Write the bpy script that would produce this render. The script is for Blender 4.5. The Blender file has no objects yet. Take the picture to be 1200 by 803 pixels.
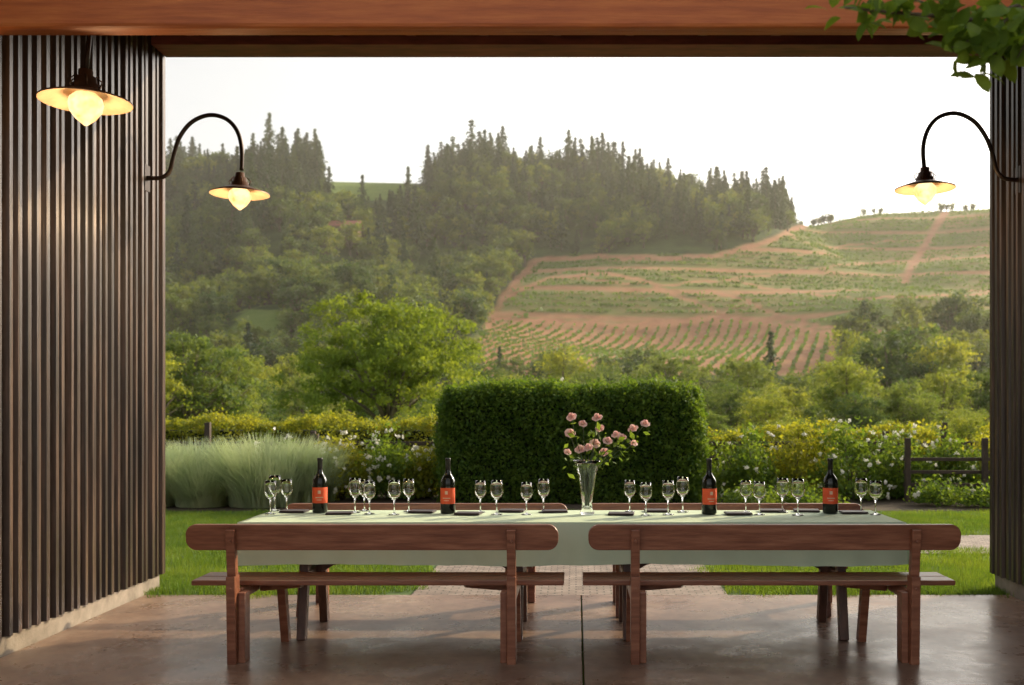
import bpy, math, random
import numpy as np
from mathutils import Vector
rng=np.random.default_rng(7); random.seed(7)
S=bpy.context.scene
F=1150.0; H=1.45; VX=675.0; VY=478.0
def W(px,py,d): return ((px-VX)/F*d, d, H-(py-VY)/F*d)
def pix(X,Y,Z): return VX+X/Y*F, VY-(Z-H)/Y*F

# ---------------------------------------------------------------- helpers
class MB:
    def __init__(s): s.v=[];s.n=0;s.g=[]
    def add(s,verts,faces,mat=0,smooth=False):
        verts=np.asarray(verts,float).reshape(-1,3); faces=np.asarray(faces,int)
        s.v.append(verts); s.g.append((faces+s.n,mat,smooth)); s.n+=len(verts); return s
    def box(s,x0,x1,y0,y1,z0,z1,mat=0):
        v=[(x,y,z) for z in (z0,z1) for y in (y0,y1) for x in (x0,x1)]
        f=[(0,2,3,1),(4,5,7,6),(0,1,5,4),(2,6,7,3),(0,4,6,2),(1,3,7,5)]
        return s.add(v,f,mat)
    def beam(s,a,b,w,h,mat=0,up=(0,0,1)):
        a=Vector(a);b=Vector(b);d=(b-a).normalized();u=Vector(up)
        if abs(d.dot(u))>.98:u=Vector((0,1,0))
        r=d.cross(u).normalized();t=r.cross(d).normalized()
        v=[]
        for p in (a,b):
            for i,j in ((-1,-1),(1,-1),(1,1),(-1,1)): v.append(tuple(p+r*(i*w/2)+t*(j*h/2)))
        f=[(3,2,1,0),(4,5,6,7),(0,1,5,4),(1,2,6,5),(2,3,7,6),(3,0,4,7)]
        return s.add(v,f,mat)
    def tube(s,pts,rad,seg=8,mat=0,cap=True):
        pts=[Vector(p) for p in pts]; n=len(pts)
        if not hasattr(rad,'__len__'): rad=[rad]*n
        v=[];r0=None
        for i,p in enumerate(pts):
            d=(pts[min(i+1,n-1)]-pts[max(i-1,0)]).normalized()
            if r0 is None:
                r0=d.cross(Vector((0,0,1))) if abs(d.z)<.9 else d.cross(Vector((0,1,0)))
            r0=(r0-d*r0.dot(d)).normalized(); t=d.cross(r0)
            for k in range(seg):
                a=2*math.pi*k/seg; v.append(tuple(p+(r0*math.cos(a)+t*math.sin(a))*rad[i]))
        f=[(i*seg+k,i*seg+(k+1)%seg,(i+1)*seg+(k+1)%seg,(i+1)*seg+k) for i in range(n-1) for k in range(seg)]
        base=s.n
        s.add(v,f,mat,True)
        if cap:
            c=[list(range(seg))[::-1],[(n-1)*seg+k for k in range(seg)]]
            s.g.append((np.array(c)+base,mat,False))
        return s
    def lathe(s,prof,seg=24,c=(0,0,0),mat=0,smooth=True,a0=0,a1=2*math.pi):
        full=abs(a1-a0-2*math.pi)<1e-6; m=seg if full else seg+1
        v=[]
        for r,z in prof:
            for k in range(m):
                a=a0+(a1-a0)*k/seg; v.append((c[0]+r*math.cos(a),c[1]+r*math.sin(a),c[2]+z))
        f=[(i*m+k,i*m+(k+1)%m,(i+1)*m+(k+1)%m,(i+1)*m+k) for i in range(len(prof)-1) for k in range(seg)]
        return s.add(v,f,mat,smooth)
    def leaves(s,c,size,mat=0,aspect=.55,nb=None,jit=.35,spread=1.0):
        c=np.asarray(c,float); N=len(c)
        a=rng.normal(size=(N,3)); 
        n=rng.normal(size=(N,3))*spread
        if nb is not None: n=n+nb
        n/=np.linalg.norm(n,axis=1,keepdims=True)+1e-9
        u=np.cross(a,n); u/=np.linalg.norm(u,axis=1,keepdims=True)+1e-9
        w=np.cross(n,u)
        sz=(size*(1+jit*rng.normal(size=(N,1)))).clip(size*.3,size*2)
        v=np.empty((N,4,3))
        v[:,0]=c-u*sz*.5; v[:,1]=c+w*sz*.5*aspect; v[:,2]=c+u*sz*.5+n*sz*.08; v[:,3]=c-w*sz*.5*aspect
        return s.add(v.reshape(-1,3),np.arange(N*4).reshape(N,4),mat)
    def mesh(s,name,mats):
        me=bpy.data.meshes.new(name)
        V=np.concatenate(s.v); me.vertices.add(len(V)); me.vertices.foreach_set('co',V.ravel().astype(np.float32))
        lo=[];st=[];mi=[];sm=[];k=0
        for f,m,smo in s.g:
            nf,w=f.shape; lo.append(f.ravel()); st.append(k+np.arange(nf)*w); k+=nf*w
            mi.append(np.full(nf,m)); sm.append(np.full(nf,smo))
        lo=np.concatenate(lo);st=np.concatenate(st)
        me.loops.add(len(lo)); me.loops.foreach_set('vertex_index',lo.astype(np.int32))
        me.polygons.add(len(st)); me.polygons.foreach_set('loop_start',st.astype(np.int32))
        me.polygons.foreach_set('material_index',np.concatenate(mi).astype(np.int32))
        me.polygons.foreach_set('use_smooth',np.concatenate(sm))
        for m in mats: me.materials.append(m)
        me.update(calc_edges=True); me.validate()
        return me
    def obj(s,name,mats,parent=None,bevel=0,loc=None):
        return mk(name,s.mesh(name,mats if isinstance(mats,list) else [mats]),parent,bevel,loc)
def mk(name,me,parent=None,bevel=0,loc=None):
    o=bpy.data.objects.new(name,me); S.collection.objects.link(o)
    if parent: o.parent=parent
    if loc: o.location=loc
    if bevel:
        m=o.modifiers.new('b','BEVEL'); m.width=bevel; m.segments=2; m.limit_method='ANGLE'
    return o
def empty(name,loc=(0,0,0)):
    o=bpy.data.objects.new(name,None); S.collection.objects.link(o); o.location=loc; o.empty_display_size=.2; return o

def mat(name):
    m=bpy.data.materials.new(name); m.use_nodes=True; nt=m.node_tree
    for n in list(nt.nodes): nt.nodes.remove(n)
    out=nt.nodes.new('ShaderNodeOutputMaterial'); return m,nt,out
def noise(nt,scale,detail=4,coord='Object',rough=.6,vec=(1,1,1)):
    tc=nt.nodes.new('ShaderNodeTexCoord'); mp=nt.nodes.new('ShaderNodeMapping'); mp.inputs['Scale'].default_value=vec
    n=nt.nodes.new('ShaderNodeTexNoise'); n.inputs['Scale'].default_value=scale; n.inputs['Detail'].default_value=detail; n.inputs['Roughness'].default_value=rough
    nt.links.new(tc.outputs[coord],mp.inputs[0]); nt.links.new(mp.outputs[0],n.inputs['Vector']); return n.outputs['Fac']
def ramp(nt,fac,stops):
    r=nt.nodes.new('ShaderNodeValToRGB'); e=r.color_ramp.elements
    while len(e)<len(stops): e.new(.5)
    for i,(p,c) in enumerate(stops): e[i].position=p; e[i].color=(*c,1) if len(c)==3 else c
    nt.links.new(fac,r.inputs[0]); return r.outputs[0]
def mixc(nt,f,a,b,mode='MIX'):
    m=nt.nodes.new('ShaderNodeMix'); m.data_type='RGBA'; m.blend_type=mode
    for i,x in ((0,f),(6,a),(7,b)):
        if isinstance(x,(int,float)): m.inputs[i].default_value=x
        elif isinstance(x,tuple): m.inputs[i].default_value=(*x,1)
        else: nt.links.new(x,m.inputs[i])
    return m.outputs[2]
def pbr(name,stops,scale=5,rough=.5,metal=0,bump=.0,vec=(1,1,1),coord='Object',bscale=None,spec=.5,detail=5):
    m,nt,out=mat(name); p=nt.nodes.new('ShaderNodeBsdfPrincipled')
    if isinstance(stops[0],(int,float)): stops=[(.35,tuple(c*.8 for c in stops)),(.65,tuple(c*1.15 for c in stops))]
    nz=noise(nt,scale,detail,coord,vec=vec)
    nt.links.new(ramp(nt,nz,stops),p.inputs['Base Color'])
    p.inputs['Roughness'].default_value=rough; p.inputs['Metallic'].default_value=metal
    p.inputs['Specular IOR Level'].default_value=spec
    if bump:
        b=nt.nodes.new('ShaderNodeBump'); b.inputs['Strength'].default_value=bump; b.inputs['Distance'].default_value=.01
        nt.links.new(noise(nt,bscale or scale*3,4,coord,vec=vec),b.inputs['Height']); nt.links.new(b.outputs[0],p.inputs['Normal'])
    nt.links.new(p.outputs[0],out.inputs[0]); return m
def leafmat(name,c1,c2,trans=.4,scale=3,tcol=None,rough=.6,rnd=.5):
    m,nt,out=mat(name)
    nz=noise(nt,scale,3); col=ramp(nt,nz,[(.35,c1),(.65,c2)])
    if rnd>0:
        oi=nt.nodes.new('ShaderNodeObjectInfo')
        rc=ramp(nt,oi.outputs['Random'],[(0,(1-rnd*.7,1-rnd*.55,1-rnd*.2)),(.5,(1,1,1)),(1,(1+rnd*.9,1+rnd*.55,1))])
        col=mixc(nt,1.0,col,rc,'MULTIPLY')
    p=nt.nodes.new('ShaderNodeBsdfPrincipled'); p.inputs['Roughness'].default_value=rough; p.inputs['Specular IOR Level'].default_value=.3
    nt.links.new(col,p.inputs['Base Color'])
    t=nt.nodes.new('ShaderNodeBsdfTranslucent')
    tc=mixc(nt,1.0,col,tcol or (1.9,1.6,.7),'MULTIPLY'); nt.links.new(tc,t.inputs[0])
    mx=nt.nodes.new('ShaderNodeMixShader'); mx.inputs[0].default_value=trans
    nt.links.new(p.outputs[0],mx.inputs[1]); nt.links.new(t.outputs[0],mx.inputs[2]); nt.links.new(mx.outputs[0],out.inputs[0])
    return m

M_wood=pbr('bench_wood',[(.3,(.16,.052,.028)),(.5,(.25,.092,.05)),(.7,(.36,.15,.085))],6,.3,bump=.2,vec=(.6,6,6))
M_tbase=pbr('table_wood',[(.3,(.06,.025,.016)),(.7,(.14,.06,.038))],6,.45,bump=.2,vec=(6,6,.8))
M_beam=pbr('beam_wood',[(.25,(.30,.065,.014)),(.5,(.45,.115,.025)),(.75,(.56,.17,.04))],5,.5,bump=.3,vec=(.5,6,6))
M_redwood=pbr('rafter_wood',[(.3,(.12,.032,.02)),(.7,(.24,.065,.04))],4,.6,vec=(1,5,5))
M_siding=pbr('siding_boards',[(.3,(.016,.009,.007)),(.5,(.042,.024,.017)),(.72,(.13,.075,.05))],3,.36,metal=.15,vec=(7,7,.35),bump=.25,spec=.7)
M_conc=pbr('concrete_base',[(.3,(.16,.13,.10)),(.7,(.32,.27,.22))],6,.85,bump=.4)
M_black=pbr('dark_metal',(.04,.026,.02),20,.4,metal=.6)
M_bark=pbr('bark',[(.3,(.06,.045,.03)),(.7,(.15,.12,.09))],8,.9,bump=.5)
M_cloth=pbr('cloth',[(.3,(.52,.64,.47)),(.7,(.58,.7,.53))],3,.85,bump=.12,bscale=9)
M_dark=pbr('menu_cover',(.03,.012,.012),9,.5)
M_fence=pbr('fence_wood',(.07,.05,.038),8,.85,bump=.3)
M_mulch=pbr('mulch',[(.3,(.03,.02,.012)),(.7,(.08,.055,.035))],6,.95,bump=.6)

# ---------------------------------------------------------------- terrain
rx=np.array([0,200,330,385,495,520,600,730,800,880,940,980,1020,1160,1350])
ry=np.array([205,208,216,213,215,217,212,228,238,250,268,259,251,246,250])
RX=np.concatenate([[-900],(rx-VX)/F*600,[900]]); RZ=H-(ry-VY)/F*600; RZ=np.concatenate([[RZ[0]],RZ,[RZ[-1]]])
xx=np.linspace(-900,900,721); rr=np.interp(xx,RX,RZ); k=np.hanning(9);k/=k.sum(); rr=np.convolve(np.pad(rr,4,'edge'),k,'valid')
def gz(X,Y):
    X=np.asarray(X,float);Y=np.asarray(Y,float)
    R=np.interp(X,xx,rr)
    z=np.interp(Y,[-1e4,22,60,110,170],[0,0,-1,-3,-4])
    Ys=[170,210,250,330,400,500,560,600,640]
    t=np.interp(Y,Ys,[0,.04,.115,.26,.44,.75,.93,1.0,.985])
    h=-4+(R+4)*t
    z=np.where(Y>170,h,z)
    env=np.clip((Y-250)/80,0,1)*np.clip((600-Y)/60,0,1)
    z=z+env*(5*np.sin(X*.021+Y*.012+1)+3.2*np.sin(X*.043-Y*.03)+2*np.sin(Y*.055+X*.013))
    lf=np.clip((-X-20)/80,0,1)*env
    z=z+lf*(7*np.sin(X*.05+Y*.018)+5*np.sin(X*.028-Y*.035+2))
    z=np.where(Y>640,z-(Y-640)*.25,z)
    nb=np.clip((Y-25)/60,0,1)*np.clip((250-Y)/60,0,1)
    return z+nb*(.5*np.sin(X*.05)*np.cos(Y*.04))-.03
def inpoly(px,py,poly):
    px=np.asarray(px);py=np.asarray(py);r=np.zeros(px.shape,bool);n=len(poly)
    for i in range(n):
        x1,y1=poly[i];x2,y2=poly[(i+1)%n]
        c=((y1>py)!=(y2>py))&(px<(x2-x1)*(py-y1)/((y2-y1)+1e-12)+x1); r^=c
    return r
P_vine=[(560,440),(558,395),(585,350),(608,320),(625,303),(700,298),(830,298),(885,285),(940,266),(985,235),(1400,220),(1400,400),(1000,398),(965,440)]
P_low=[(562,440),(560,398),(582,376),(700,380),(780,383),(835,373),(905,380),(992,396),(965,440)]
P_top=[(383,236),(383,200),(497,200),(470,234)]
P_mead=[(262,400),(285,362),(335,364),(345,395),(330,408)]
roads=[([(582,374),(640,376),(700,379),(745,381),(780,380),(810,375),(835,371),(870,374),(905,378),(950,386),(1000,394)],3.6),
 ([(590,352),(612,338),(640,328),(680,322),(720,321),(755,330),(790,345),(820,358),(850,368)],2.6),
 ([(625,306),(660,303),(700,301),(770,303),(830,301),(862,294),(890,286),(918,275),(945,264)],4),
 ([(830,340),(850,345),(870,352),(895,362),(920,372),(960,382),(1000,388),(1100,392)],2.8),
 ([(1060,330),(1066,315),(1075,300),(1086,285),(1096,268),(1108,250)],4.5),([(572,384),(580,368),(590,350),(606,328),(625,308)],4),
 ([(860,330),(900,338),(1000,350),(1160,345)],1.6),([(640,318),(700,330),(780,334),(850,328),(1000,310),(1160,300)],1.5),([(930,300),(1010,285),(1080,282)],1.3)]
def roadmask(px,py):
    m=np.zeros(px.shape)
    wob=np.sin(px*.11)*1.0+np.sin(px*.31+py*.2)*.6
    for pl,w in roads:
        for (x1,y1),(x2,y2) in zip(pl[:-1],pl[1:]):
            dx,dy=x2-x1,y2-y1; t=np.clip(((px-x1)*dx+(py-y1)*dy)/(dx*dx+dy*dy),0,1)
            d=np.hypot(px-x1-t*dx,(py+wob-y1-t*dy)*1.5); m=np.maximum(m,np.clip(1.5-d/w,0,1))
    return m
def tierband(X,Z): # bare soil benches following the contours
    ph=(Z+1.2*np.sin(X*.035)-.5)%13.0
    return np.clip(1.6-abs(ph-6.5)/1.0,0,1)
gx=np.concatenate([np.linspace(-1500,-360,20),np.arange(-357,360,2.2),np.linspace(362,1500,20)])
gy=np.concatenate([np.linspace(-200,20,12),np.arange(24,170,6),np.arange(170,650,1.5),np.linspace(655,2500,20)])
GX,GY=np.meshgrid(gx,gy); GZ=gz(GX,GY); GZ=np.where(GY>640,np.maximum(GZ,-20),GZ)
nx,ny=len(gx),len(gy)
idx=np.arange(nx*ny).reshape(ny,nx)
fc=np.stack([idx[:-1,:-1],idx[:-1,1:],idx[1:,1:],idx[1:,:-1]],-1).reshape(-1,4)
tb=MB(); tb.add(np.stack([GX,GY,GZ],-1).reshape(-1,3),fc,0,True)
m,nt,out=mat('terrain')
at=nt.nodes.new('ShaderNodeAttribute'); at.attribute_name='region'; sp=nt.nodes.new('ShaderNodeSeparateColor'); nt.links.new(at.outputs['Color'],sp.inputs[0])
base=ramp(nt,noise(nt,.08,5),[(.35,(.03,.05,.018)),(.65,(.07,.10,.03))])
vg=ramp(nt,noise(nt,.025,6),[(.3,(.11,.16,.04)),(.5,(.19,.19,.07)),(.75,(.32,.19,.10))])
soil=ramp(nt,noise(nt,.15,6),[(.3,(.28,.13,.08)),(.55,(.40,.20,.12)),(.75,(.32,.22,.12))])
mead=ramp(nt,noise(nt,.3,5),[(.3,(.12,.19,.04)),(.7,(.18,.24,.06))])
c=mixc(nt,sp.outputs[1],base,vg); c=mixc(nt,sp.outputs[0],c,soil); c=mixc(nt,sp.outputs[2],c,mead)
p=nt.nodes.new('ShaderNodeBsdfPrincipled'); p.inputs['Roughness'].default_value=.95; p.inputs['Specular IOR Level'].default_value=.1
nt.links.new(c,p.inputs['Base Color']); nt.links.new(p.outputs[0],out.inputs[0])
ter=tb.obj('ground_terrain',m)
X,Y,Z=GX.ravel(),GY.ravel(),GZ.ravel(); ys=np.maximum(Y,1)
px,py=VX+X/ys*F,VY-(Z-H)/ys*F
hill=(Y>200)&(Y<660)
vm=(inpoly(px,py,P_vine)&hill).astype(float); lm=inpoly(px,py,P_low)&hill
sm=np.maximum(roadmask(px,py)*hill,lm*.85); sm=np.maximum(sm,vm*(Y>330)*tierband(X,Z)*.85)
mm=((inpoly(px,py,P_mead)|inpoly(px,py,P_top))&hill)|(Y<200)
col=np.stack([sm,vm,mm*.9,np.ones_like(sm)],-1).astype(np.float32)
ca=ter.data.color_attributes.new('region','FLOAT_COLOR','POINT'); ca.data.foreach_set('color',col.ravel())

# ---------------------------------------------------------------- leaf materials
L_hedge=leafmat('hedge_leaf',(.055,.12,.018),(.13,.21,.032),.48,6,rnd=0)
L_gold=leafmat('hedge_gold_leaf',(.15,.20,.025),(.28,.30,.04),.5,4,rnd=0)
L_rose=leafmat('rose_leaf',(.07,.14,.025),(.15,.23,.04),.48,4,rnd=0)
L_oak=leafmat('oak_leaf',(.09,.16,.025),(.21,.27,.045),.5,.5,rnd=0)
L_mid=leafmat('valley_leaf',(.08,.14,.035),(.17,.225,.06),.48,4,rnd=.7)
L_far=leafmat('forest_leaf',(.05,.10,.028),(.13,.18,.045),.42,3,rnd=.8)
L_con=leafmat('conifer_needle',(.02,.05,.022),(.05,.09,.035),.22,3,rnd=.7)
L_vine=leafmat('vine_leaf',(.07,.15,.025),(.12,.20,.04),.4,.2,rnd=0)
L_lawn=leafmat('lawn_blade',(.07,.15,.025),(.14,.22,.04),.4,1.2,rnd=.3)
L_orn=leafmat('ornamental_blade',(.28,.36,.22),(.48,.54,.36),.4,2,tcol=(1.2,1.2,.9),rnd=.1)
L_fg=leafmat('branch_leaf',(.09,.17,.02),(.17,.27,.04),.55,8,rnd=0)
M_white=leafmat('white_petal',(.8,.8,.74),(.9,.88,.84),.3,3,tcol=(1,1,.95),rnd=0)
M_pink=leafmat('pink_petal',(.90,.60,.58),(.94,.78,.74),.3,30,tcol=(1,.9,.87),rnd=0)

# vine rows
def rowleaves(name,P,per,size,hgt,wid=.35):
    P=np.repeat(P,per,axis=0); N=len(P)
    P=P+rng.normal(size=(N,3))*np.array([wid,wid,.25])*size; P[:,2]+=hgt*rng.random(N)
    b=MB(); b.leaves(P,size,0,.8,nb=np.array([0,-.2,.5])); return b.obj(name,L_vine)
pts=[]
dxs=.30
for x0 in np.arange(-260,200,3.5):
    t=np.arange(200,420,.8); Xr=x0+(t-250)*dxs; Zr=gz(Xr,t); a,b_=pix(Xr,t,Zr)
    ok=inpoly(a,b_,P_low)&(roadmask(a,b_)<.3); pts.append(np.stack([Xr[ok],t[ok],Zr[ok]],-1))
rowleaves('vineyard_rows',np.concatenate(pts),3,.85,.8,.28)
pts=[]
Xc=np.arange(-130,330,1.1); Yc=np.arange(290,606,1.0)
XX,YY=np.meshgrid(Xc,Yc); ZZ=gz(XX,YY)
ZM=np.maximum.accumulate(ZZ+YY*1e-4,axis=0)
for lev in np.arange(22,140,2.6):
    for i in range(len(Xc)):
        if ZM[0,i]<lev<ZM[-1,i]:
            y=np.interp(lev,ZM[:,i],Yc); pts.append((Xc[i],y,lev))
pts=np.array(pts); a,b_=pix(pts[:,0],pts[:,1],pts[:,2])
gap=np.sin(pts[:,0]*.13+pts[:,2]*1.7)+np.sin(pts[:,0]*.31+pts[:,2]*.9)
ok=inpoly(a,b_,P_vine)&~inpoly(a,b_,P_low)&(roadmask(a,b_)<.35)&(gap>-1.75)&(tierband(pts[:,0],pts[:,2])<.35)
rowleaves('vineyard_terraces',pts[ok],5,1.0,1.0,.24)

# ---------------------------------------------------------------- trees
def crown_pts(lobes,ncl,nl,cr,zb=.25):
    lobes=np.array(lobes); w=lobes[:,3]**2; w/=w.sum()
    li=rng.choice(len(lobes),ncl,p=w); d=rng.normal(size=(ncl,3)); d[:,2]+=zb; d/=np.linalg.norm(d,axis=1,keepdims=True)
    rad=rng.uniform(.55,1.05,size=(ncl,1))
    cl=lobes[li,:3]+d*rad*lobes[li,3:4]*lobes[li,4:5][:, [0]]*np.array([1,1,.85])
    crr=cr*rng.uniform(.6,1.3,size=(ncl,1,1))
    P=cl[:,None,:]+rng.normal(size=(ncl,nl,3))*crr*np.array([1,1,.6])
    nb=np.repeat(d[:,None,:],nl,1)+np.array([0,0,.5])
    return P.reshape(-1,3),nb.reshape(-1,3),cl
def broadleaf(name,w,lm,ncl,nl,cr,leaf,seed,nlobe=9,trunk=.035,low=.22):
    global rng
    rng=np.random.default_rng(seed)
    lobes=[]
    for i in range(nlobe):
        a=i*2.399+seed; t=(i+.5)/nlobe; z=low+.12+(1-low-.22)*t
        r=w*.5*.62*math.sqrt(max(0.05,1-((t-.35)/.75)**2))
        lobes.append((r*math.cos(a)*rng.uniform(.6,1),r*math.sin(a)*rng.uniform(.6,1),z,w*.5*rng.uniform(.4,.6),1))
    lobes=[(x,y,min(z,1-lr*.8),lr,q) for x,y,z,lr,q in lobes]
    P,nb,cl=crown_pts(lobes,ncl,nl,cr)
    P[:,2]=np.where(P[:,2]<.04,.04+rng.random(len(P))*.1,P[:,2])
    b=MB(); b.leaves(P,leaf,0,.6,nb=nb*.6)
    b.tube([(0,0,-.04),(.01,.0,.1),(.0,.01,low+.1),(0.01,0,low+.3)],[trunk*1.3,trunk,trunk*.8,trunk*.45],7,1)
    for x,y,z,lr,q in lobes:
        b.tube([(0,0,low*.8),(x*.45,y*.45,(low+z)/2),(x,y,z)],[trunk*.5,trunk*.32,trunk*.12],5,1)
    for q in cl[::max(1,len(cl)//30)]:
        b.tube([(0,0,low+.1),tuple(q*np.array([.5,.5,.75])),tuple(q)],[trunk*.25,trunk*.14,trunk*.05],4,1)
    return b.mesh(name,[lm,M_bark])
def conifer(name,seed,w=.2,levels=22):
    r=np.random.default_rng(seed); b=MB(); C=[];NB=[]
    b.tube([(0,0,-.03),(0,0,.5),(0,0,1)],[.016,.009,.001],5,1)
    for i in range(levels):
        z=.1+.9*(i/levels)**.95; R=w*(1-z)**.8*r.uniform(.65,1.2)+.008
        for k in range(7):
            a=r.uniform(0,6.28); L=R*r.uniform(.5,1.2)
            n=max(3,int(9*L/w)+2)
            for t in np.linspace(.15,1,n):
                C.append((math.cos(a)*L*t+r.normal()*.006,math.sin(a)*L*t+r.normal()*.006,z-L*.35*t*t+r.normal()*.008))
    C=np.array(C); C=np.repeat(C,2,0)+r.normal(size=(len(C)*2,3))*.006
    b.leaves(C,.04,0,.5,nb=np.array([0,0,.6])); return b.mesh(name,[L_con,M_bark])
B1=broadleaf('broadleaf_a',.85,L_far,60,30,.055,.055,1)
B2=broadleaf('broadleaf_b',.7,L_far,60,30,.05,.055,2,8)
B3=broadleaf('broadleaf_c',1.0,L_far,70,30,.06,.055,3,10,low=.12)
C1=conifer('conifer_a',4,.23); C2=conifer('conifer_b',5,.18); C3=conifer('conifer_c',6,.28,16)
rng=np.random.default_rng(11)
def instancer(name,me,P,sizes,parent=None,child='tree'):
    N=len(P); th=rng.random(N)*6.283; v=np.empty((N,4,3))
    for k in range(4):
        a=th+math.pi/4+k*math.pi/2; r=sizes*math.sqrt(.5)
        v[:,k,0]=P[:,0]+np.cos(a)*r; v[:,k,1]=P[:,1]+np.sin(a)*r; v[:,k,2]=P[:,2]
    b=MB(); b.add(v.reshape(-1,3),np.arange(N*4).reshape(N,4)); o=b.obj(name,[M_mulch],parent)
    o.instance_type='FACES'; o.use_instance_faces_scale=True; o.show_instancer_for_render=False; o.show_instancer_for_viewport=False
    c=mk(child,me,o); return o
# hill forest
N=6500
X=rng.uniform(-400,420,N); Y=175+rng.random(N)**.85*470; Z=gz(X,Y); a,b_=pix(X,Y,Z)
ok=~(inpoly(a,b_,P_vine)&(Y<648))&~inpoly(a,b_,P_top)&~inpoly(a,b_,P_mead)&(a>80)&(a<1300)
ok&=~((a>930)&(Y>400))
ok&=~((a>545)&(a<1000)&(Y<260)&(b_>432)&(Y>225))
ok&=~(inpoly(a,b_-14,P_vine)&(Y<450)&(a<985)&(a>575))
ok&=~((abs(a-405)<22)&(b_>322)&(b_<352))
ok&=~((a>378)&(a<500)&(b_<266)&(Y>500))|((Y>605)&(a<380))
X,Y,Z,a,b_=X[ok],Y[ok],Z[ok],a[ok],b_[ok]
P=np.stack([X,Y,Z],-1)
coni=1/(1+np.exp(-(Y-455+60*np.sin(X*.03)+40*np.sin(X*.09+Y*.02))/30))
iscon=rng.random(len(P))<coni*.75+.06
forest=empty('forest')
h=np.where(iscon,9+16*rng.beta(1.5,1.7,len(P))+4*np.sin(X*.07),rng.uniform(8,16,len(P)))
h=np.where(iscon&(rng.random(len(P))<.08),h*1.3,h)
h*=np.where((Y>540)&(a<860),1.14,1)
h*=np.where(Y<260,.7,1)
vr=rng.integers(0,3,len(P))
for i,(cm,bm) in enumerate(((C1,B1),(C2,B2),(C3,B3))):
    s=iscon&(vr==i); instancer('conifer_stand',cm,P[s],h[s],forest,'conifer_tree')
    s=~iscon&(vr==i); instancer('broadleaf_stand',bm,P[s],h[s],forest,'broadleaf_tree')
# ridge shrubs on the right
RP=[];RS=[]
for pxx,n,sz in ((965,10,5),(1025,4,4),(1118,6,5),(1145,3,3.5)):
    for _ in range(n):
        x=(pxx+rng.normal()*9-VX)/F*598; RP.append((x,598,float(gz(x,598))));RS.append(sz*rng.uniform(.7,1.2))
x,y,z=W(1147,310,500); RP.append((x,480,float(gz(x,480))));RS.append(7)
instancer('ridge_shrubs',B3,np.array(RP),np.array(RS),None,'shrub')

# oak
OAKM=broadleaf('oak_crown',1.42,L_oak,420,120,.036,.020,21,16,trunk=.03,low=.14)
def place(name,me,pxx,top,d,w=None,own=1.0,rot=0):
    x=(pxx-VX)/F*d; z=float(gz(x,d)); ztop=H-(top-VY)/F*d; hh=ztop-z
    o=mk(name,me,None,0,(x,d,z)); sx=hh if w is None else (w/F*d)/own
    o.scale=(sx,sx,hh); o.rotation_euler=(0,0,rot); return o
place('oak_tree',OAKM,457,352,60,228,1.42*.93,.4)
V1=broadleaf('valley_tree_a',.9,L_mid,170,60,.038,.026,31,11)
V2=broadleaf('valley_tree_b',1.0,L_mid,170,60,.04,.026,32,10,low=.12)
V3=broadleaf('valley_tree_c',.75,L_mid,110,55,.042,.028,33,9)
rng=np.random.default_rng(5)
for i,(q,t,d,w,v) in enumerate([(222,392,75,125,0),(275,410,82,66,1),(300,424,110,70,0),(345,410,130,70,2),(180,405,70,90,2),
  (897,460,65,84,1),(872,420,110,80,0),(940,434,120,70,1),(1010,460,72,80,1),(1080,462,74,90,1),(1050,380,140,130,2),(1112,392,135,90,2),
  (1000,384,150,70,2),(655,404,135,80,2),(792,416,140,90,0),(715,430,150,70,1),(1150,434,90,70,0),(600,440,120,80,0),(560,425,95,70,1),(835,482,60,50,1),(1140,480,50,70,1),(980,424,100,80,0),(755,426,160,70,2),(690,434,120,60,0)]):
    place('valley_tree',(V1,V2,V3)[v],q,t,d,w,(.9,1.0,.75)[v],i*1.7)
# valley filler
N=480
X=rng.uniform(-190,190,N);Y=rng.uniform(75,215,N);Z=gz(X,Y);hh=rng.uniform(4,8.5,N)
ztop=Z+hh; a,b_=pix(X,Y,ztop); ok=~((a>565)&(a<985)&(b_<444))&~((a>570)&(a<980)&(Y>215))
ok&=~((abs(a-457)<110)&(Y<70)); X,Y,Z,hh=X[ok],Y[ok],Z[ok],hh[ok]
for j,me in enumerate((V2,V3,V1)):
    s=np.arange(len(X))%3==j; instancer('valley_trees',me,np.stack([X,Y,Z],-1)[s],hh[s],None,'valley_tree_part')
N=60
X=rng.uniform(-22,22,N);Y=rng.uniform(24,42,N);hh=rng.uniform(.8,1.5,N)
instancer('garden_shrubs',V2,np.stack([X,Y,gz(X,Y)],-1),hh,None,'shrub_part')

# hillside house
e=empty('hillside_house',(0,0,0)); x=(405-VX)/F*425; z=float(gz(x,425))+4.5
b=MB(); b.box(x-6,x+6,421,429,z-5,z+3); b.obj('walls',pbr('house_wall',(.16,.09,.06),2,.9),e)
b=MB(); b.add([(x-7,420,z+2.8),(x+7,420,z+2.8),(x+7,425,z+6),(x-7,425,z+6),(x-7,430,z+2.8),(x+7,430,z+2.8)],[(0,1,2,3),(3,2,5,4)]); b.obj('roof',pbr('house_roof',(.25,.08,.06),2,.8),e)
b=MB(); b.box(x-4,x-2.4,420.9,421.0,z,z+1.6);b.box(x+2,x+4,420.9,421.0,z,z+1.6); b.obj('windows',M_dark,e)

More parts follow.
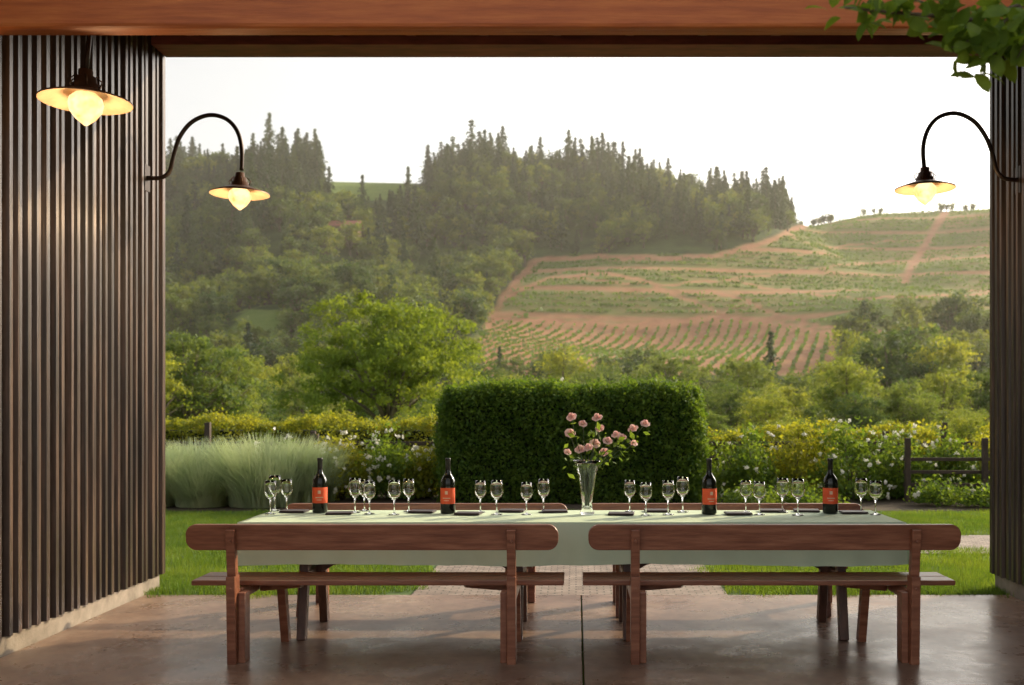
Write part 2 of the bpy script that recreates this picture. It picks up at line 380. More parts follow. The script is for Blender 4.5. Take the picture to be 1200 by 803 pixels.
# ---------------------------------------------------------------- garden
def hedge(name,x0,x1,y0,y1,z1,n,leaf,lm,r=.18,wob=.05,parent=None,stray=.03,depth=.1,sh=.12):
    lx,ly=x1-x0,y1-y0; A=np.array([lx*ly,lx*z1,lx*z1*.3,ly*z1,ly*z1]); f=rng.choice(5,n,p=A/A.sum())
    u=rng.random(n);v=rng.random(n)
    P=np.empty((n,3)); P[:,0]=x0+lx*u; P[:,1]=y0+ly*v; P[:,2]=z1*rng.random(n)
    P[f==0,2]=z1; P[f==1,1]=y0; P[f==2,1]=y1; P[f==3,0]=x0; P[f==4,0]=x1
    Q=np.stack([P[:,0].clip(x0+r,x1-r),P[:,1].clip(y0+r,y1-r),P[:,2].clip(-1,z1-r)],-1)
    D=P-Q; L=np.linalg.norm(D,axis=1,keepdims=True)+1e-9; Nn=D/L
    wobv=wob*(np.sin(P[:,0]*3.1+P[:,2]*2.3)+np.sin(P[:,0]*7.7+P[:,1]*5+P[:,2]*6)*.6+np.sin(P[:,2]*13+P[:,0]*11)*.4)
    off=wobv-rng.random(n)*depth+(rng.random(n)<stray)*rng.random(n)*sh
    P=Q+Nn*(r+off[:,None]); b=MB(); b.leaves(P,leaf,0,.6,nb=Nn*.8)
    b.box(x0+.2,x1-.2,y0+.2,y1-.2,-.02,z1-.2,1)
    return b.obj(name,[lm,M_hcore],parent)
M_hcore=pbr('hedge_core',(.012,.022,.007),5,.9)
hedge('clipped_hedge',-2.13,2.0,14.8,16.3,1.84,85000,.045,L_hedge,.36,.035,stray=.10,depth=.14)
hedge('low_hedge',-9.5,-2.35,17.2,18.6,1.24,42000,.05,L_gold,.3,.07,stray=.1)
hedge('low_hedge',2.3,6.75,17.2,18.6,1.02,32000,.05,L_gold,.3,.08,stray=.12)
hedge('low_hedge',7.2,12,16.5,18.0,1.05,22000,.05,L_gold,.3,.1,stray=.12)
def bush(name,x,y,w,h,n,lm,leaf=.05,flowers=0,fm=None,seed=0,ncl=None):
    ncl=ncl or int(n/60); 
    d=rng.normal(size=(ncl,3)); d[:,2]=abs(d[:,2]); d/=np.linalg.norm(d,axis=1,keepdims=True)
    cl=d*np.array([w/2,w/2,h])*rng.uniform(.5,1.05,size=(ncl,1))
    cl[:,2]*=rng.uniform(.8,1.12,ncl)
    P=(cl[:,None,:]+rng.normal(size=(ncl,n//ncl,3))*np.array([.1,.1,.08])).reshape(-1,3); P[:,2]=abs(P[:,2])+.03
    b=MB(); b.leaves(P,leaf,0,.65,nb=np.array([0,0,.5]))
    for q in cl[::4]: b.tube([(q[0]*.1,q[1]*.1,0),tuple(q*np.array([.6,.6,.6])),tuple(q)],[.012,.008,.004],4,1)
    if flowers:
        dd=rng.normal(size=(flowers,3)); dd[:,2]=abs(dd[:,2])+.1; dd[:,1]-=.5; dd/=np.linalg.norm(dd,axis=1,keepdims=True)
        fc=dd*np.array([w/2,w/2,h])*rng.uniform(1.0,1.15,size=(flowers,1))
        Fp=(fc[:,None,:]+rng.normal(size=(flowers,12,3))*.014*rng.uniform(.6,1.2,size=(flowers,1,1))).reshape(-1,3); b.leaves(Fp,.040,2,.9)
    return b.obj(name,[lm,M_bark,fm or M_white],None,0,(x,y,0))
for x,y,w,h,fl in [(-3.75,15.6,1.1,.95,48),(-3.0,15.8,1.1,.98,52),(-2.4,15.9,.9,.85,20),(-5.0,16.2,1.2,.98,20),
   (2.7,15.6,1.2,.98,10),(3.5,15.9,1.2,1.1,18),(4.4,15.7,1.3,1.15,22),(5.3,15.9,1.1,1.0,22),(6.1,16.1,1.0,.9,16),(6.9,16.3,1.0,.9,8),(7.7,16.3,1.0,.85,6)]:
    bush('rose_bush',x,y,w,h,5200,L_rose if rng.random()<.5 else L_gold,.055,fl)
for x,y in ((5.4,14.6),(6.1,14.4),(2.5,14.3),(-7.9,14.6),(3.4,14.4)): bush('low_plant',x,y,.8,.25,1600,L_rose,.05,3)
bush('tall_rose_spray',3.95,16.2,.9,1.45,1500,L_gold,.055,4,ncl=26); bush('tall_rose_spray',5.7,16.4,1.0,1.4,1400,L_gold,.055,3,ncl=24)
bush('tall_rose_spray',-.45,17.2,.8,2.05,900,L_gold,.055,4,ncl=14)
# ornamental grass
def orn(x,y,R,h,n):
    a=rng.random(n)*6.283; r0=R*.6*np.sqrt(rng.random(n)); L=h*rng.uniform(.4,1.1,n); lean=(.7*r0/R+rng.uniform(.0,.6,n)*rng.random(n))*R*.7
    ts=np.array([0,.35,.7,1.0]); P=np.empty((n,4,2,3)); wv=.008; a2=a+rng.normal(size=n)*.5
    for i,t in enumerate(ts):
        cx=np.cos(a)*r0+np.cos(a2)*lean*t**1.8;cy=np.sin(a)*r0+np.sin(a2)*lean*t**1.8;cz=L*(t-.28*t**3*(lean/R))
        w_=wv*(1-t*.85)
        for j,s_ in enumerate((-1,1)):
            P[:,i,j,0]=cx-np.sin(a+.6)*w_*s_;P[:,i,j,1]=cy+np.cos(a+.6)*w_*s_;P[:,i,j,2]=cz
    V=P.reshape(-1,3); bs=np.arange(n)[:,None]*8
    f=np.concatenate([bs+np.array([2*i,2*i+1,2*i+3,2*i+2]) for i in range(3)])
    b=MB(); b.add(V,f,0,True); return b.obj('ornamental_grass',[L_orn],None,0,(x,y,0))
for x,y,R,h in ((-6.3,14.7,.8,.88),(-5.5,14.6,.7,.72),(-4.6,14.7,.95,1.05),(-4.15,15.1,.7,.9),(-7.3,14.9,.9,1.0),(-5.9,15.4,.9,.95)): orn(x,y,R,h,4000)
# fence
b=MB()
for x in (-9,-7.2,-6.3,-4.5,-2.35,-.2,2.2,4,5.3,6.3,8.3,10): b.box(x-.045,x+.045,16.75,16.84,-.03,1.2 if x in(-2.35,6.3,-6.3) else 1.05)
for z in (.3,.55,.8): b.box(-10,11,16.845,16.88,z,z+.07)
b.obj('garden_fence',M_fence,None,.006)
b=MB()
for x in (5.15,6.35,7.6,8.9,10.2): b.box(x-.04,x+.04,15.2,15.28,-.03,.98)
for z in (.22,.42,.62): b.box(5.1,11,15.284,15.31,z,z+.055)
b.obj('garden_fence',M_fence,None,.006)
b=MB();b.box(-4.33,-4.26,16.2,16.27,0,1.02);b.obj('fence_post',M_fence)

# beds, lawn, paving
b=MB(); b.add([(-14,13.9,-.010),(14,13.9,-.010),(14,20,-.010),(-14,20,-.010)],[(0,1,2,3)]); b.obj('planting_bed',M_mulch)
b=MB(); b.add([(-14,7.55,-.018),(14,7.55,-.018),(14,13.9,-.018),(-14,13.9,-.018)],[(0,1,2,3)]); b.obj('lawn_ground',pbr('lawn_soil',[(.3,(.05,.10,.02)),(.7,(.09,.16,.03))],3,.95))
b=MB(); b.add([(-30,-40,-.016),(30,-40,-.016),(30,-3,-.016),(-30,-3,-.016)],[(0,1,2,3)]); b.obj('added_bounce_ground',pbr('bounce_gravel',[(.3,(.38,.31,.24)),(.7,(.54,.46,.37))],40,.95,bump=.5))  # unseen pale ground added behind the camera to bounce warm light onto bench backs
N=2600; Pb=rng.random((N,2))-.5; hb=rng.uniform(.03,.065,N); a=rng.random(N)*6.28; w_=.0035
V=np.empty((N,3,3)); V[:,0,0]=Pb[:,0]-np.cos(a)*w_;V[:,0,1]=Pb[:,1]-np.sin(a)*w_;V[:,0,2]=-.015
V[:,1,0]=Pb[:,0]+np.cos(a)*w_;V[:,1,1]=Pb[:,1]+np.sin(a)*w_;V[:,1,2]=-.015
V[:,2,0]=Pb[:,0]+rng.normal(size=N)*.015;V[:,2,1]=Pb[:,1]+rng.normal(size=N)*.015;V[:,2,2]=hb-.015
b=MB(); b.add(V.reshape(-1,3),np.arange(N*3).reshape(N,3)); gp=b.mesh('grass_patch',[L_lawn])
Pg=[]
for gx_ in np.arange(-11,11,.72):
    for gy_ in np.arange(8.15,13.9,.72):
        if -1.78<gx_<1.68 and gy_<11.3: continue
        if gx_>0 and 9.75<gy_<11.35: continue
        Pg.append((gx_+rng.normal()*.05,gy_+rng.normal()*.05,0))
Pg+= [(x,8.12,0) for x in np.arange(-4,-1.7,.5)]+[(x,8.12,0) for x in np.arange(1.72,4,.5)]+[(-1.79,y,0) for y in np.arange(8.2,11,.6)]+[(1.69,y,0) for y in np.arange(8.2,9.6,.6)]
Pg=np.array(Pg); instancer('lawn',gp,Pg,np.ones(len(Pg)),None,'grass_blades')
m,nt,out=mat('pavers'); tc=nt.nodes.new('ShaderNodeTexCoord'); br=nt.nodes.new('ShaderNodeTexBrick')
br.inputs['Scale'].default_value=4.5;br.inputs['Color1'].default_value=(.26,.2,.17,1);br.inputs['Color2'].default_value=(.38,.31,.27,1);br.inputs['Mortar'].default_value=(.1,.085,.07,1);br.inputs['Mortar Size'].default_value=.025
nt.links.new(tc.outputs['Object'],br.inputs[0]); p=nt.nodes.new('ShaderNodeBsdfPrincipled');p.inputs['Roughness'].default_value=.8
nt.links.new(mixc(nt,.8,br.outputs[0],ramp(nt,noise(nt,5,6),[(.3,(.45,.45,.45)),(.7,(1,1,1))]),'MULTIPLY'),p.inputs[0]);nt.links.new(p.outputs[0],out.inputs[0])
b=MB(); b.box(-1.28,1.18,7.62,9.8,-.1,-.004); b.box(-1.28,12,9.8,11.2,-.1,-.004); b.obj('paver_path',m)

# floor
m,nt,out=mat('stained_concrete'); p=nt.nodes.new('ShaderNodeBsdfPrincipled')
n1=ramp(nt,noise(nt,1.1,8,rough=.7),[(.3,(.13,.075,.055)),(.47,(.23,.145,.105)),(.6,(.31,.205,.15)),(.72,(.46,.35,.27))])
n2=ramp(nt,noise(nt,14,6,rough=.7),[(.3,(.65,.65,.65)),(.7,(1.15,1.15,1.15))])
nt.links.new(mixc(nt,1.0,n1,n2,'MULTIPLY'),p.inputs[0])
nt.links.new(ramp(nt,noise(nt,1.7,7,rough=.7),[(.3,(.14,.14,.14)),(.7,(.46,.46,.46))]),p.inputs['Roughness'])
bp=nt.nodes.new('ShaderNodeBump');bp.inputs['Strength'].default_value=.12;bp.inputs['Distance'].default_value=.01
nt.links.new(noise(nt,9,6),bp.inputs['Height']);nt.links.new(bp.outputs[0],p.inputs['Normal'])
nt.links.new(p.outputs[0],out.inputs[0])
b=MB(); b.box(-3.34,.035,4.02,7.61,-.12,0); b.box(.045,3.36,4.02,7.61,-.12,0); b.box(-3.34,.035,-3,4.01,-.12,0); b.box(.045,3.36,-3,4.01,-.12,0)
b.obj('concrete_floor',m,None,.004)

# ---------------------------------------------------------------- building
bld=empty('barn_breezeway')
def siding(sgn,X0,name,seed):
    r=np.random.default_rng(seed); P=[]; y=2.0
    while y<7.875:
        w=r.uniform(.082,.118); d=r.uniform(.024,.036)*1.0; bw=r.uniform(.32,.46)
        for f_,o in ((0,0),(.08,r.uniform(-.002,.002)),(.19,1),(.19+bw*.5,1+r.uniform(-.06,.06)),(.19+bw,1),(.19+bw+.11,0)): P.append((min(y+f_*w,7.875),o*d if o in(0,1) or abs(o)>.5 else o))
        y+=w
    P.append((7.876,0)); v=[]
    for z in (.12,5.0):
        for yy,o in P: v.append((X0-sgn*o,yy,z))
    n=len(P); f=[(i,i+1,n+i+1,n+i) for i in range(n-1)]
    b=MB(); b.add(v,f); b.obj(name,M_siding,bld)
siding(-1,-3.33,'left_siding',1); siding(1,3.36,'right_siding',2)
b=MB(); b.box(-3.7,-3.335,2,7.86,.12,5.0); b.box(3.365,3.7,2,7.86,.12,5.0); b.box(-9,-3.7,7.7,7.86,.12,4.6); b.box(3.7,9,7.7,7.86,.12,4.6); b.obj('wall_core',M_siding,bld)
b=MB(); b.box(-3.75,-3.31,7.88,7.915,.12,4.6); b.box(3.335,3.75,7.88,7.915,.12,4.6); b.obj('corner_trim',M_siding,bld,.004)
b=MB(); b.box(-3.75,-3.35,1.9,7.9,-.1,.118); b.box(3.37,3.75,1.9,7.9,-.1,.118); b.obj('foundation',M_conc,bld,.008)
b=MB(); b.box(-3.32,3.35,4.6,4.72,3.235,3.62); b.obj('header_beam',M_beam,bld,.018)
b=MB(); b.box(-3.7,3.7,4.62,4.7,3.63,5.0); b.obj('gable_wall',M_siding,bld)
b=MB(); b.box(-3.3,3.33,7.72,7.86,4.34,5.0); b.box(-3.3,3.33,7.62,7.9,4.27,4.335)
for x in np.arange(-3.0,1.9,.57): b.box(x-.03,x+.03,7.5,7.715,4.34,4.62)
b.box(-3.3,3.33,7.55,7.71,4.625,4.7)
for x in np.arange(-3.0,3.3,.57): b.box(x-.03,x+.03,4.8,7.5,4.72,4.98)
b.obj('rafters',M_redwood,bld,.004)
b=MB(); b.box(-9,9,4.3,8.25,5.0,5.12); b.obj('roof',M_siding,bld)

# ---------------------------------------------------------------- lamps
m,nt,out=mat('lamp_glass_lit'); em=nt.nodes.new('ShaderNodeEmission')
em.inputs[1].default_value=1.9
nt.links.new(ramp(nt,noise(nt,12,2),[(.3,(1,.45,.13)),(.6,(1,.74,.36))]),em.inputs[0]); nt.links.new(em.outputs[0],out.inputs[0]); M_bulb=m
M_shadein=pbr('shade_enamel',(.5,.34,.22),8,.45)
M_shade=pbr('shade_metal',(.13,.06,.03),14,.42,metal=.5)
def lamp_head(parent,c,R,power):
    s=R/.2235
    b=MB()
    out_=[(.02,.17),(.035,.165),(.036,.13),(.05,.128),(.055,.095),(.066,.09),(.07,.062),(.12,.045),(.2235,.008),(.2235,.0)]
    b.lathe([(r*s,z*s) for r,z in out_],32,c,0)
    b.lathe([(r*s,z*s) for r,z in [(.2225,.0),(.12,.036),(.06,.052),(.02,.055)]],32,c,1)
    for k in range(6):
        a=k*math.pi/3
        b.tube([(c[0]+.055*s*math.cos(a),c[1]+.055*s*math.sin(a),c[2]+.128*s),(c[0]+.085*s*math.cos(a),c[1]+.085*s*math.sin(a),c[2]+.1*s),(c[0]+.07*s*math.cos(a),c[1]+.07*s*math.sin(a),c[2]+.07*s)],.004*s,5,0)
    b.obj('shade',[M_shade,M_shadein],parent)
    b=MB(); b.lathe([(r*s,z*s) for r,z in [(.05,.045),(.078,.02),(.085,-.01),(.078,-.045),(.05,-.085),(.02,-.11),(.008,-.12),(.0005,-.122)]],24,c,0)
    b.obj('lit_glass_globe',[M_bulb],parent)
    L=bpy.data.lights.new('lamp_light','POINT'); L.energy=power; L.color=(1,.66,.34); L.shadow_soft_size=.05
    o=bpy.data.objects.new('lamp_light',L); S.collection.objects.link(o); o.parent=parent; o.location=(c[0],c[1],c[2]-.19*s)
def goose(name,pts,d,shade,R,wallx):
    e=empty(name); P=[W(x,y,d) for x,y in pts]
    Q=[]
    for i in range(len(P)-1):
        p0,p1,p2,p3=[Vector(P[max(0,min(len(P)-1,j))]) for j in (i-1,i,i+1,i+2)]
        for t in np.linspace(0,1,7)[:-1]:
            t=float(t); Q.append(.5*((2*p1)+(p2-p0)*t+(2*p0-5*p1+4*p2-p3)*t*t+(3*p1-p0-3*p2+p3)*t**3))
    Q.append(Vector(P[-1]))
    b=MB(); b.tube(Q,.016,10,0)
    w=Vector(P[0]); b.beam(w,(wallx,d,w.z),.03,.03); b.beam((wallx-.02,d,w.z),(wallx+.02,d,w.z),.09,.2)
    b.obj('gooseneck_arm',[M_black],e); lamp_head(e,W(shade[0],shade[1],d),R,14)
goose('wall_lamp',[(178,209),(190,208),(199,200),(204,180),(211,160),(225,143),(245,135),(264,139),(277,152),(283,172),(283,200)],7.56,(281,228),.2235,-3.32)
goose('wall_lamp',[(1190,211),(1177,209),(1168,200),(1163,180),(1155,160),(1141,142),(1121,133),(1101,137),(1088,151),(1082,172),(1083,196)],7.40,(1084,222),.2195,3.35)
e=empty('pendant_lamp'); c=W(100.5,120,5.04); lamp_head(e,c,.2235,14)
b=MB(); b.tube([(c[0],c[1],c[2]+.16),(c[0]+.01,c[1],c[2]+.25),(c[0]+.03,c[1],c[2]+.45),(c[0]+.05,c[1]+.02,4.99)],.013,8,0); b.obj('hanging_rod',[M_black],e)

# ---------------------------------------------------------------- benches & table
def plank(b,x0,x1,z0,z1,y0,y1,r,lean=0):
    pts=[]
    for cx,cz,a0 in ((x1-r,z1-r,0),(x0+r,z1-r,90),(x0+r,z0+r,180),(x1-r,z0+r,270)):
        for k in range(7): a=math.radians(a0+k*15); pts.append((cx+r*math.cos(a),cz+r*math.sin(a)))
    n=len(pts); v=[(x,y0+lean*(z-z0),z) for x,z in pts]+[(x,y1+lean*(z-z0),z) for x,z in pts]
    base=b.n; b.add(v,[(i,i+n,(i+1)%n+n,(i+1)%n) for i in range(n)])
    b.g.append((np.array([list(range(n))])+base,0,False))
    b.g.append((np.array([list(range(n,2*n))[::-1]])+base,0,False))
def bench(cx,yb,flip=1,zs=1.0,inner=1):
    e=empty('wooden_bench',(cx,yb,0)); e.scale=(1,1,zs)
    if flip<0: e.rotation_euler=(0,0,math.pi)
    b=MB(); plank(b,-1.055,1.055,.642,.79,-.02,.022,.06,-.12); b.obj('backrest',M_wood,e,.006)
    b=MB(); b.box(-1.085,1.085,.13,.27,.415,.445); b.box(-1.085,1.085,.28,.43,.415,.445); b.obj('seat',M_wood,e,.006)
    b=MB()
    for x in (-.79,.79):
        b.beam((x,.0,0),(x,-.02,.5),.05,.085,up=(0,1,0)); b.beam((x,-.02,.5),(x,-.052,.765) ,.05,.045,up=(0,1,0))
        s=1 if x<0 else -1
        b.box(x-.022,x+.022,.03,.46,.345,.41)
        b.beam((x+s*.046,.035,0),(x+s*.046,.035,.4),.038,.09,up=(0,1,0))
        dx=s*.14 if x*inner<0 else -s*.0
        b.beam((x+dx,.53,0),(x+dx,.43,.413),.05,.055,up=(0,1,0))
        if dx: b.beam((x+dx*.2,.42,.375),(x+dx,.43,.375),.045,.05)
        b.beam((x+s*.03,.40,.36),(x+s*.3,.30,.40),.04,.05)
        b.tube([(x,-.055,.70),(x,-.085,.70)],.009,8,0); b.tube([(x,-.035,.43),(x,-.066,.43)],.009,8,0)
    b.obj('legs',M_wood,e,.005); return e
bench(-1.155,5.58,1,1,1); bench(1.125,5.58,1,1,-1); bench(-1.12,7.33,-1,.93); bench(1.09,7.33,-1,.93)
TX0,TX1,TY0,TY1=-2.07,2.03,6.04,6.76
tb_=empty('dining_table',(0,0,0))
for x0,x1 in ((TX0+.03,-.03),(-.01,TX1-.03)):
    b=MB(); b.box(x0,x1,TY0+.02,TY1-.02,.705,.738); b.obj('table_top',M_tbase,tb_,.004)
    b=MB()
    for x,s in ((x0+.33,1),(x1-.33,-1)):
        b.beam((x,TY0+.08,0),(x,TY0+.2,.7),.055,.06,up=(0,1,0)); b.beam((x,TY1-.08,0),(x,TY1-.2,.7),.055,.06,up=(0,1,0))
        b.box(x-.025,x+.025,TY0+.1,TY1-.1,.36,.42); b.box(x-.03,x+.03,TY0+.05,TY1-.05,.64,.703)
        b.beam((x,6.4,.38),(x+s*.55,6.4,.70),.05,.055)
    b.obj('trestle',M_tbase,tb_,.005)
D=.262; us=np.arange(TX0-D,TX1+D+.001,.02); vs=np.arange(TY0-D,TY1+D+.001,.02); U,Vv=np.meshgrid(us,vs)
cu=U.clip(TX0,TX1);cv=Vv.clip(TY0,TY1);eu=U-cu;ev=Vv-cv;ex=np.maximum(abs(eu),abs(ev))
fold=np.clip(ex/D,0,1)
wv=.014*np.sin(U*9+np.sin(U*2.3)*2)+.009*np.sin(U*23+1)+.006*np.sin(U*4.1+2)
Xc_=cu+np.sign(eu)*(.010+fold*.015*(1+np.sin(Vv*17)))*(abs(eu)>1e-6)
Yc_=cv+np.sign(ev)*(.010+fold*(wv+.024))*(abs(ev)>1e-6)
Zc_=.7445-ex+.0015*np.sin(U*11)*np.sin(Vv*13)+np.where(ex>0,.004,0)+fold*.006*np.sin(U*3.3)
n0,n1_=U.shape; idx=np.arange(n0*n1_).reshape(n0,n1_)
fc=np.stack([idx[:-1,:-1],idx[:-1,1:],idx[1:,1:],idx[1:,:-1]],-1).reshape(-1,4)
b=MB(); b.add(np.stack([Xc_,Yc_,Zc_],-1).reshape(-1,3),fc,0,True); b.obj('tablecloth',M_cloth,tb_)
TZ=.7475
m,nt,out=mat('clear_glass'); p=nt.nodes.new('ShaderNodeBsdfPrincipled'); p.inputs['Base Color'].default_value=(1,1,1,1); p.inputs['Roughness'].default_value=.0
p.inputs['Transmission Weight'].default_value=1;p.inputs['IOR'].default_value=1.45
fr=noise(nt,40,1); nt.links.new(ramp(nt,fr,[(0,(.97,.98,.98)),(1,(1,1,1))]),p.inputs['Base Color']); nt.links.new(p.outputs[0],out.inputs[0]); M_glass=m
g=MB(); o_=[(.0005,.0),(.034,.0),(.035,.003),(.012,.007),(.0045,.014),(.004,.05),(.0045,.088),(.012,.096),(.03,.112),(.0405,.135),(.042,.155),(.038,.185),(.0335,.215)]
i_=[(.0325,.215),(.0368,.185),(.0405,.155),(.039,.136),(.029,.114),(.012,.1),(.0005,.098)]
g.lathe(o_+i_,28); GL=g.mesh('wine_glass',[M_glass])
for i,(q,d) in enumerate([(317,6.5),(336,6.68),(416,6.58),(433,6.5),(462,6.45),(479,6.65),(563,6.6),(582,6.46),(617,6.46),(637,6.6),(738,6.64),(757,6.42),(783,6.45),(800,6.62),(874,6.6),(890,6.45),(917,6.6),(935,6.42),(1009,6.6),(1026,6.45),(322,6.7),(427,6.7)]):
    o=mk('wine_glass',GL,None,0,((q-VX)/F*d,d,TZ)); k=random.uniform(.98,1.12); o.scale=(k,k,k)
M_bott=pbr('bottle_glass',(.010,.012,.008),5,.08); M_label=pbr('label_red',[(.3,(.72,.08,.02)),(.7,(.8,.11,.03))],20,.6); M_cap=pbr('capsule',(.012,.01,.01),5,.35); M_gold=pbr('label_print',(.75,.5,.35),50,.6)
b=MB(); b.lathe([(.0005,.004),(.046,.0),(.05,.006),(.05,.2),(.047,.222),(.036,.242),(.022,.262),(.0168,.285),(.0162,.3)],32,(0,0,0),0)
b.lathe([(.0168,.286),(.0168,.345),(.0185,.347),(.0185,.362),(.0165,.366),(.0005,.366)],24,(0,0,0),2)
b.lathe([(.0506,.065),(.0506,.17)],30,(0,0,0),1,True,math.radians(-170),math.radians(-10))
b.lathe([(.0509,.128),(.0509,.15)],6,(0,0,0),3,True,math.radians(-101),math.radians(-79))
b.lathe([(.0509,.100),(.0509,.106)],10,(0,0,0),3,True,math.radians(-120),math.radians(-60))
b.lathe([(.0509,.085),(.0509,.089)],10,(0,0,0),3,True,math.radians(-110),math.radians(-70))
BM=b.mesh('wine_bottle',[M_bott,M_label,M_cap,M_gold])
for q,d,r in ((375,6.6,.15),(525,6.55,-.1),(831,6.5,.2),(973,6.55,-.15)):
    o=mk('wine_bottle',BM,None,0,((q-VX)/F*d,d,TZ)); o.rotation_euler=(0,0,r)
for q,d in ((398,6.5),(345,6.62),(495,6.6),(549,6.48),(600,6.66),(650,6.62),(728,6.46),(770,6.66),(865,6.48),(905,6.66),(1000,6.55),(945,6.66)):
    x=(q-VX)/F*d; b=MB(); b.box(-.085,.085,-.06,.06,0,.006);b.box(-.084,.083,-.059,.059,.007,.012); o=b.obj('menu_folder',M_dark,None,.002,(x,d,TZ+.001)); o.rotation_euler=(0,0,random.uniform(-.15,.15))
# vase & roses
vd=6.5; vx=(688-VX)/F*vd; ve=empty('flower_vase',(vx,vd,TZ))
b=MB(); b.lathe([(.0005,0),(.045,0),(.05,.008),(.036,.03),(.034,.06),(.045,.16),(.06,.26),(.082,.33),(.096,.355),(.094,.355),(.08,.33),(.057,.26),(.042,.16),(.031,.065),(.02,.03),(.0005,.028)],32); b.obj('vase',[M_glass],ve)
M_stem=pbr('stem_green',(.05,.09,.03),9,.6)
bq=MB(); rs=np.random.default_rng(3)
targets=[(670,489),(700,490),(668,508),(683,497),(712,517),(729,513),(742,503),(756,497),(703,502),(665,530),(697,520),(722,510),(680,527),(690,525),(742,520),(708,530)]
for q,y_ in targets:
    d=vd+rs.uniform(-.12,.12); x,_,z=W(q,y_,d); T=Vector((x-vx,d-vd,z-TZ))
    bq.tube([(rs.uniform(-.015,.015),rs.uniform(-.015,.015),.05),(T.x*.15,T.y*.15,.3),(T.x*.75,T.y*.75,.3+(T.z-.3)*.6),tuple(T)],[.003,.003,.0025,.002],5,1)
    R=rs.uniform(.026,.04)
    ax=Vector((rs.uniform(-.4,.4),-.7+rs.uniform(-.3,.3),.8)).normalized(); tq=ax.to_track_quat('Z','Y')
    for ring,(np_,rr_,tilt,hh_) in enumerate(((3,.25,.15,1.0),(4,.45,.4,.95),(5,.7,.8,.8),(6,.9,1.2,.6))):
        for k in range(np_):
            a0=6.283*k/np_+ring*.7; wd=6.283/np_*.62
            V_=[]
            for iu in range(4):
                for iv in range(4):
                    u=iu/3;vv=(iv/3-.5)*2
                    rad=R*rr_*(.35+.65*u**.7)+R*.15*u*math.sin(tilt); hz=R*hh_*(u*(1.1 if ring<2 else .9)-.25)-R*.25*(u>.9)*(tilt>.7)
                    aa=a0+vv*wd*(.55+.45*math.sin(min(u+.15,1)*2.2)); hz-=abs(vv)**2*R*.18*u
                    V_.append(tuple(T+tq@Vector((rad*math.cos(aa),rad*math.sin(aa),hz))))
            bq.add(V_,[(i*4+j,i*4+j+1,(i+1)*4+j+1,(i+1)*4+j) for i in range(3) for j in range(3)],0,True)
    lc=np.array([T*(t)+Vector((0,0,0)) for t in rs.uniform(.7,.98,7)]).reshape(-1,3)+rs.normal(size=(7,3))*.028
    bq.leaves(lc,.045,2,.55)
bq.obj('rose_bouquet',[M_pink,M_stem,L_rose],ve)

# ---------------------------------------------------------------- overhanging branch
br=MB(); rs=np.random.default_rng(9); rng=np.random.default_rng(9)
db=3.0
def twig(pts,r):
    P=[W(x,y,db+dz) for x,y,dz in pts]; br.tube(P,[r*(1-.75*i/(len(P)-1)) for i in range(len(P))],6,1)
    LC=[]
    for (a_,c_) in zip(P[:-1],P[1:]):
        for t in np.linspace(0,1,9): LC.append(np.array(a_)*(1-t)+np.array(c_)*t)
    LC=np.repeat(np.array(LC),2,0); LC=LC+rs.normal(size=LC.shape)*np.array([.04,.06,.028]); 
    for cpt in LC:
        n=Vector(rs.normal(size=3)*.8+np.array([0,-.6,.5])).normalized(); u=n.cross(Vector(rs.normal(size=3))).normalized(); w=n.cross(u)
        L=rs.uniform(.055,.092); wd=L*.3; c=Vector(cpt)
        mid=[(-.5,0),(-.25,.8),(.05,1),(.3,.65),(.5,0),(.3,-.65),(.05,-1),(-.25,-.8)]
        v=[tuple(c+u*L*a+w*wd*bb+n*(abs(bb)*.008-a*a*.012)) for a,bb in mid]; 
        br.add(v,[list(range(8))],0,False)
twig([(1330,-60,.3),(1260,-20,.15),(1200,5,.1),(1140,24,0),(1090,18,0),(1040,14,-.05),(990,9,-.1)],.012)
twig([(1260,-20,.15),(1215,30,.05),(1180,55,0),(1150,72,0)],.007)
twig([(1200,5,.1),(1170,32,0),(1130,50,0),(1115,56,0)],.006)
twig([(1300,-60,.2),(1240,10,.1),(1205,45,0),(1192,68,0)],.006)
twig([(1140,24,0),(1080,2,0),(1020,-6,0)],.005)
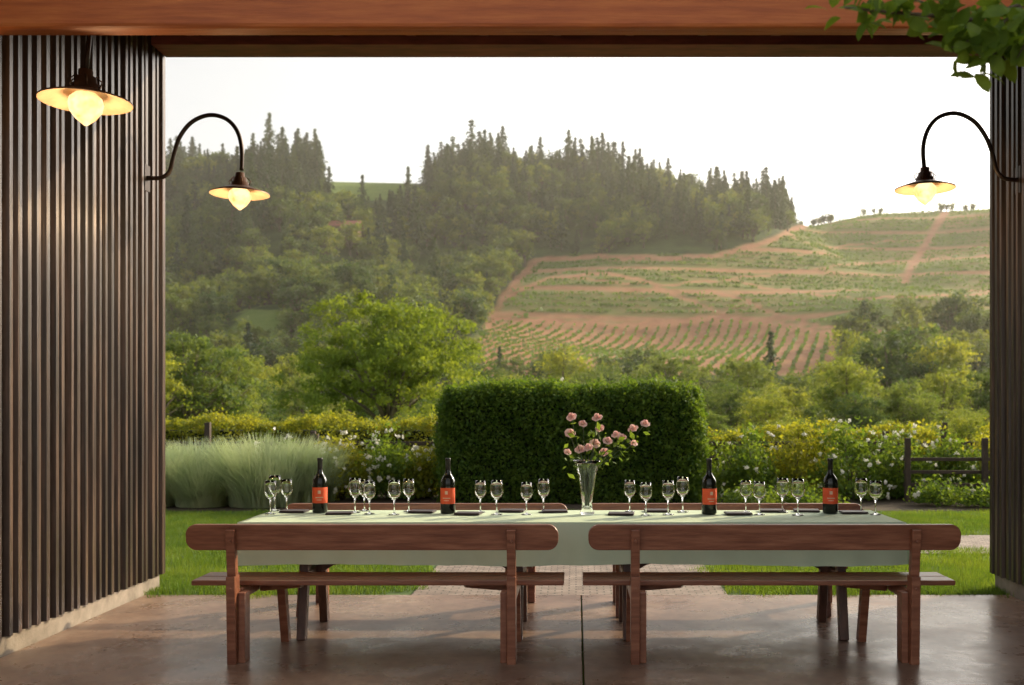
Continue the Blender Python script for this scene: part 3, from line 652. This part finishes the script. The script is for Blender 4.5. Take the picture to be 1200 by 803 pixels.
br.obj('overhanging_tree_branch',[L_fg,M_bark])

# ---------------------------------------------------------------- haze, light, camera
m,nt,out=mat('haze'); vs_=nt.nodes.new('ShaderNodeVolumeScatter'); vs_.inputs['Color'].default_value=(1,.95,.82,1); vs_.inputs['Density'].default_value=.00025; vs_.inputs['Anisotropy'].default_value=.3
nt.links.new(vs_.outputs[0],out.inputs['Volume'])
b=MB(); b.box(-900,900,45,1000,-60,230); b.obj('atmospheric_haze',m)
AZ,EL=math.radians(54),math.radians(25)
sd=Vector((math.sin(AZ)*math.cos(EL),math.cos(AZ)*math.cos(EL),math.sin(EL)))
L=bpy.data.lights.new('sun','SUN'); L.energy=5; L.angle=math.radians(.6); L.color=(1,.79,.47)
o=bpy.data.objects.new('sun',L); S.collection.objects.link(o); o.rotation_euler=sd.to_track_quat('Z','Y').to_euler(); o.location=sd*50
w=bpy.data.worlds.new('World'); S.world=w; w.use_nodes=True; nt=w.node_tree; bg=nt.nodes['Background']
sk=nt.nodes.new('ShaderNodeTexSky'); sk.sky_type='NISHITA'; sk.sun_disc=False; sk.sun_elevation=EL; sk.sun_rotation=AZ; sk.dust_density=4; sk.air_density=1.0; sk.ozone_density=1
hs=nt.nodes.new('ShaderNodeHueSaturation'); hs.inputs['Saturation'].default_value=.25
nt.links.new(sk.outputs[0],hs.inputs['Color']); 
tint=mixc(nt,1.0,hs.outputs[0],(1.0,.965,.90),'MULTIPLY'); nt.links.new(tint,bg.inputs[0]); bg.inputs[1].default_value=.3
cam=bpy.data.cameras.new('camera'); co=bpy.data.objects.new('camera',cam); S.collection.objects.link(co); co.location=(0,0,H); co.rotation_euler=(math.pi/2,0,0)
cam.sensor_width=36; cam.lens=F/1200*36; cam.shift_x=(600-VX)/1200; cam.shift_y=(VY-401.5)/1200; cam.clip_end=6000; cam.clip_start=.05
cam.dof.use_dof=True; cam.dof.focus_distance=6.3; cam.dof.aperture_fstop=2.8
S.camera=co
S.view_settings.view_transform='Standard'; S.view_settings.look='None'; S.view_settings.exposure=0
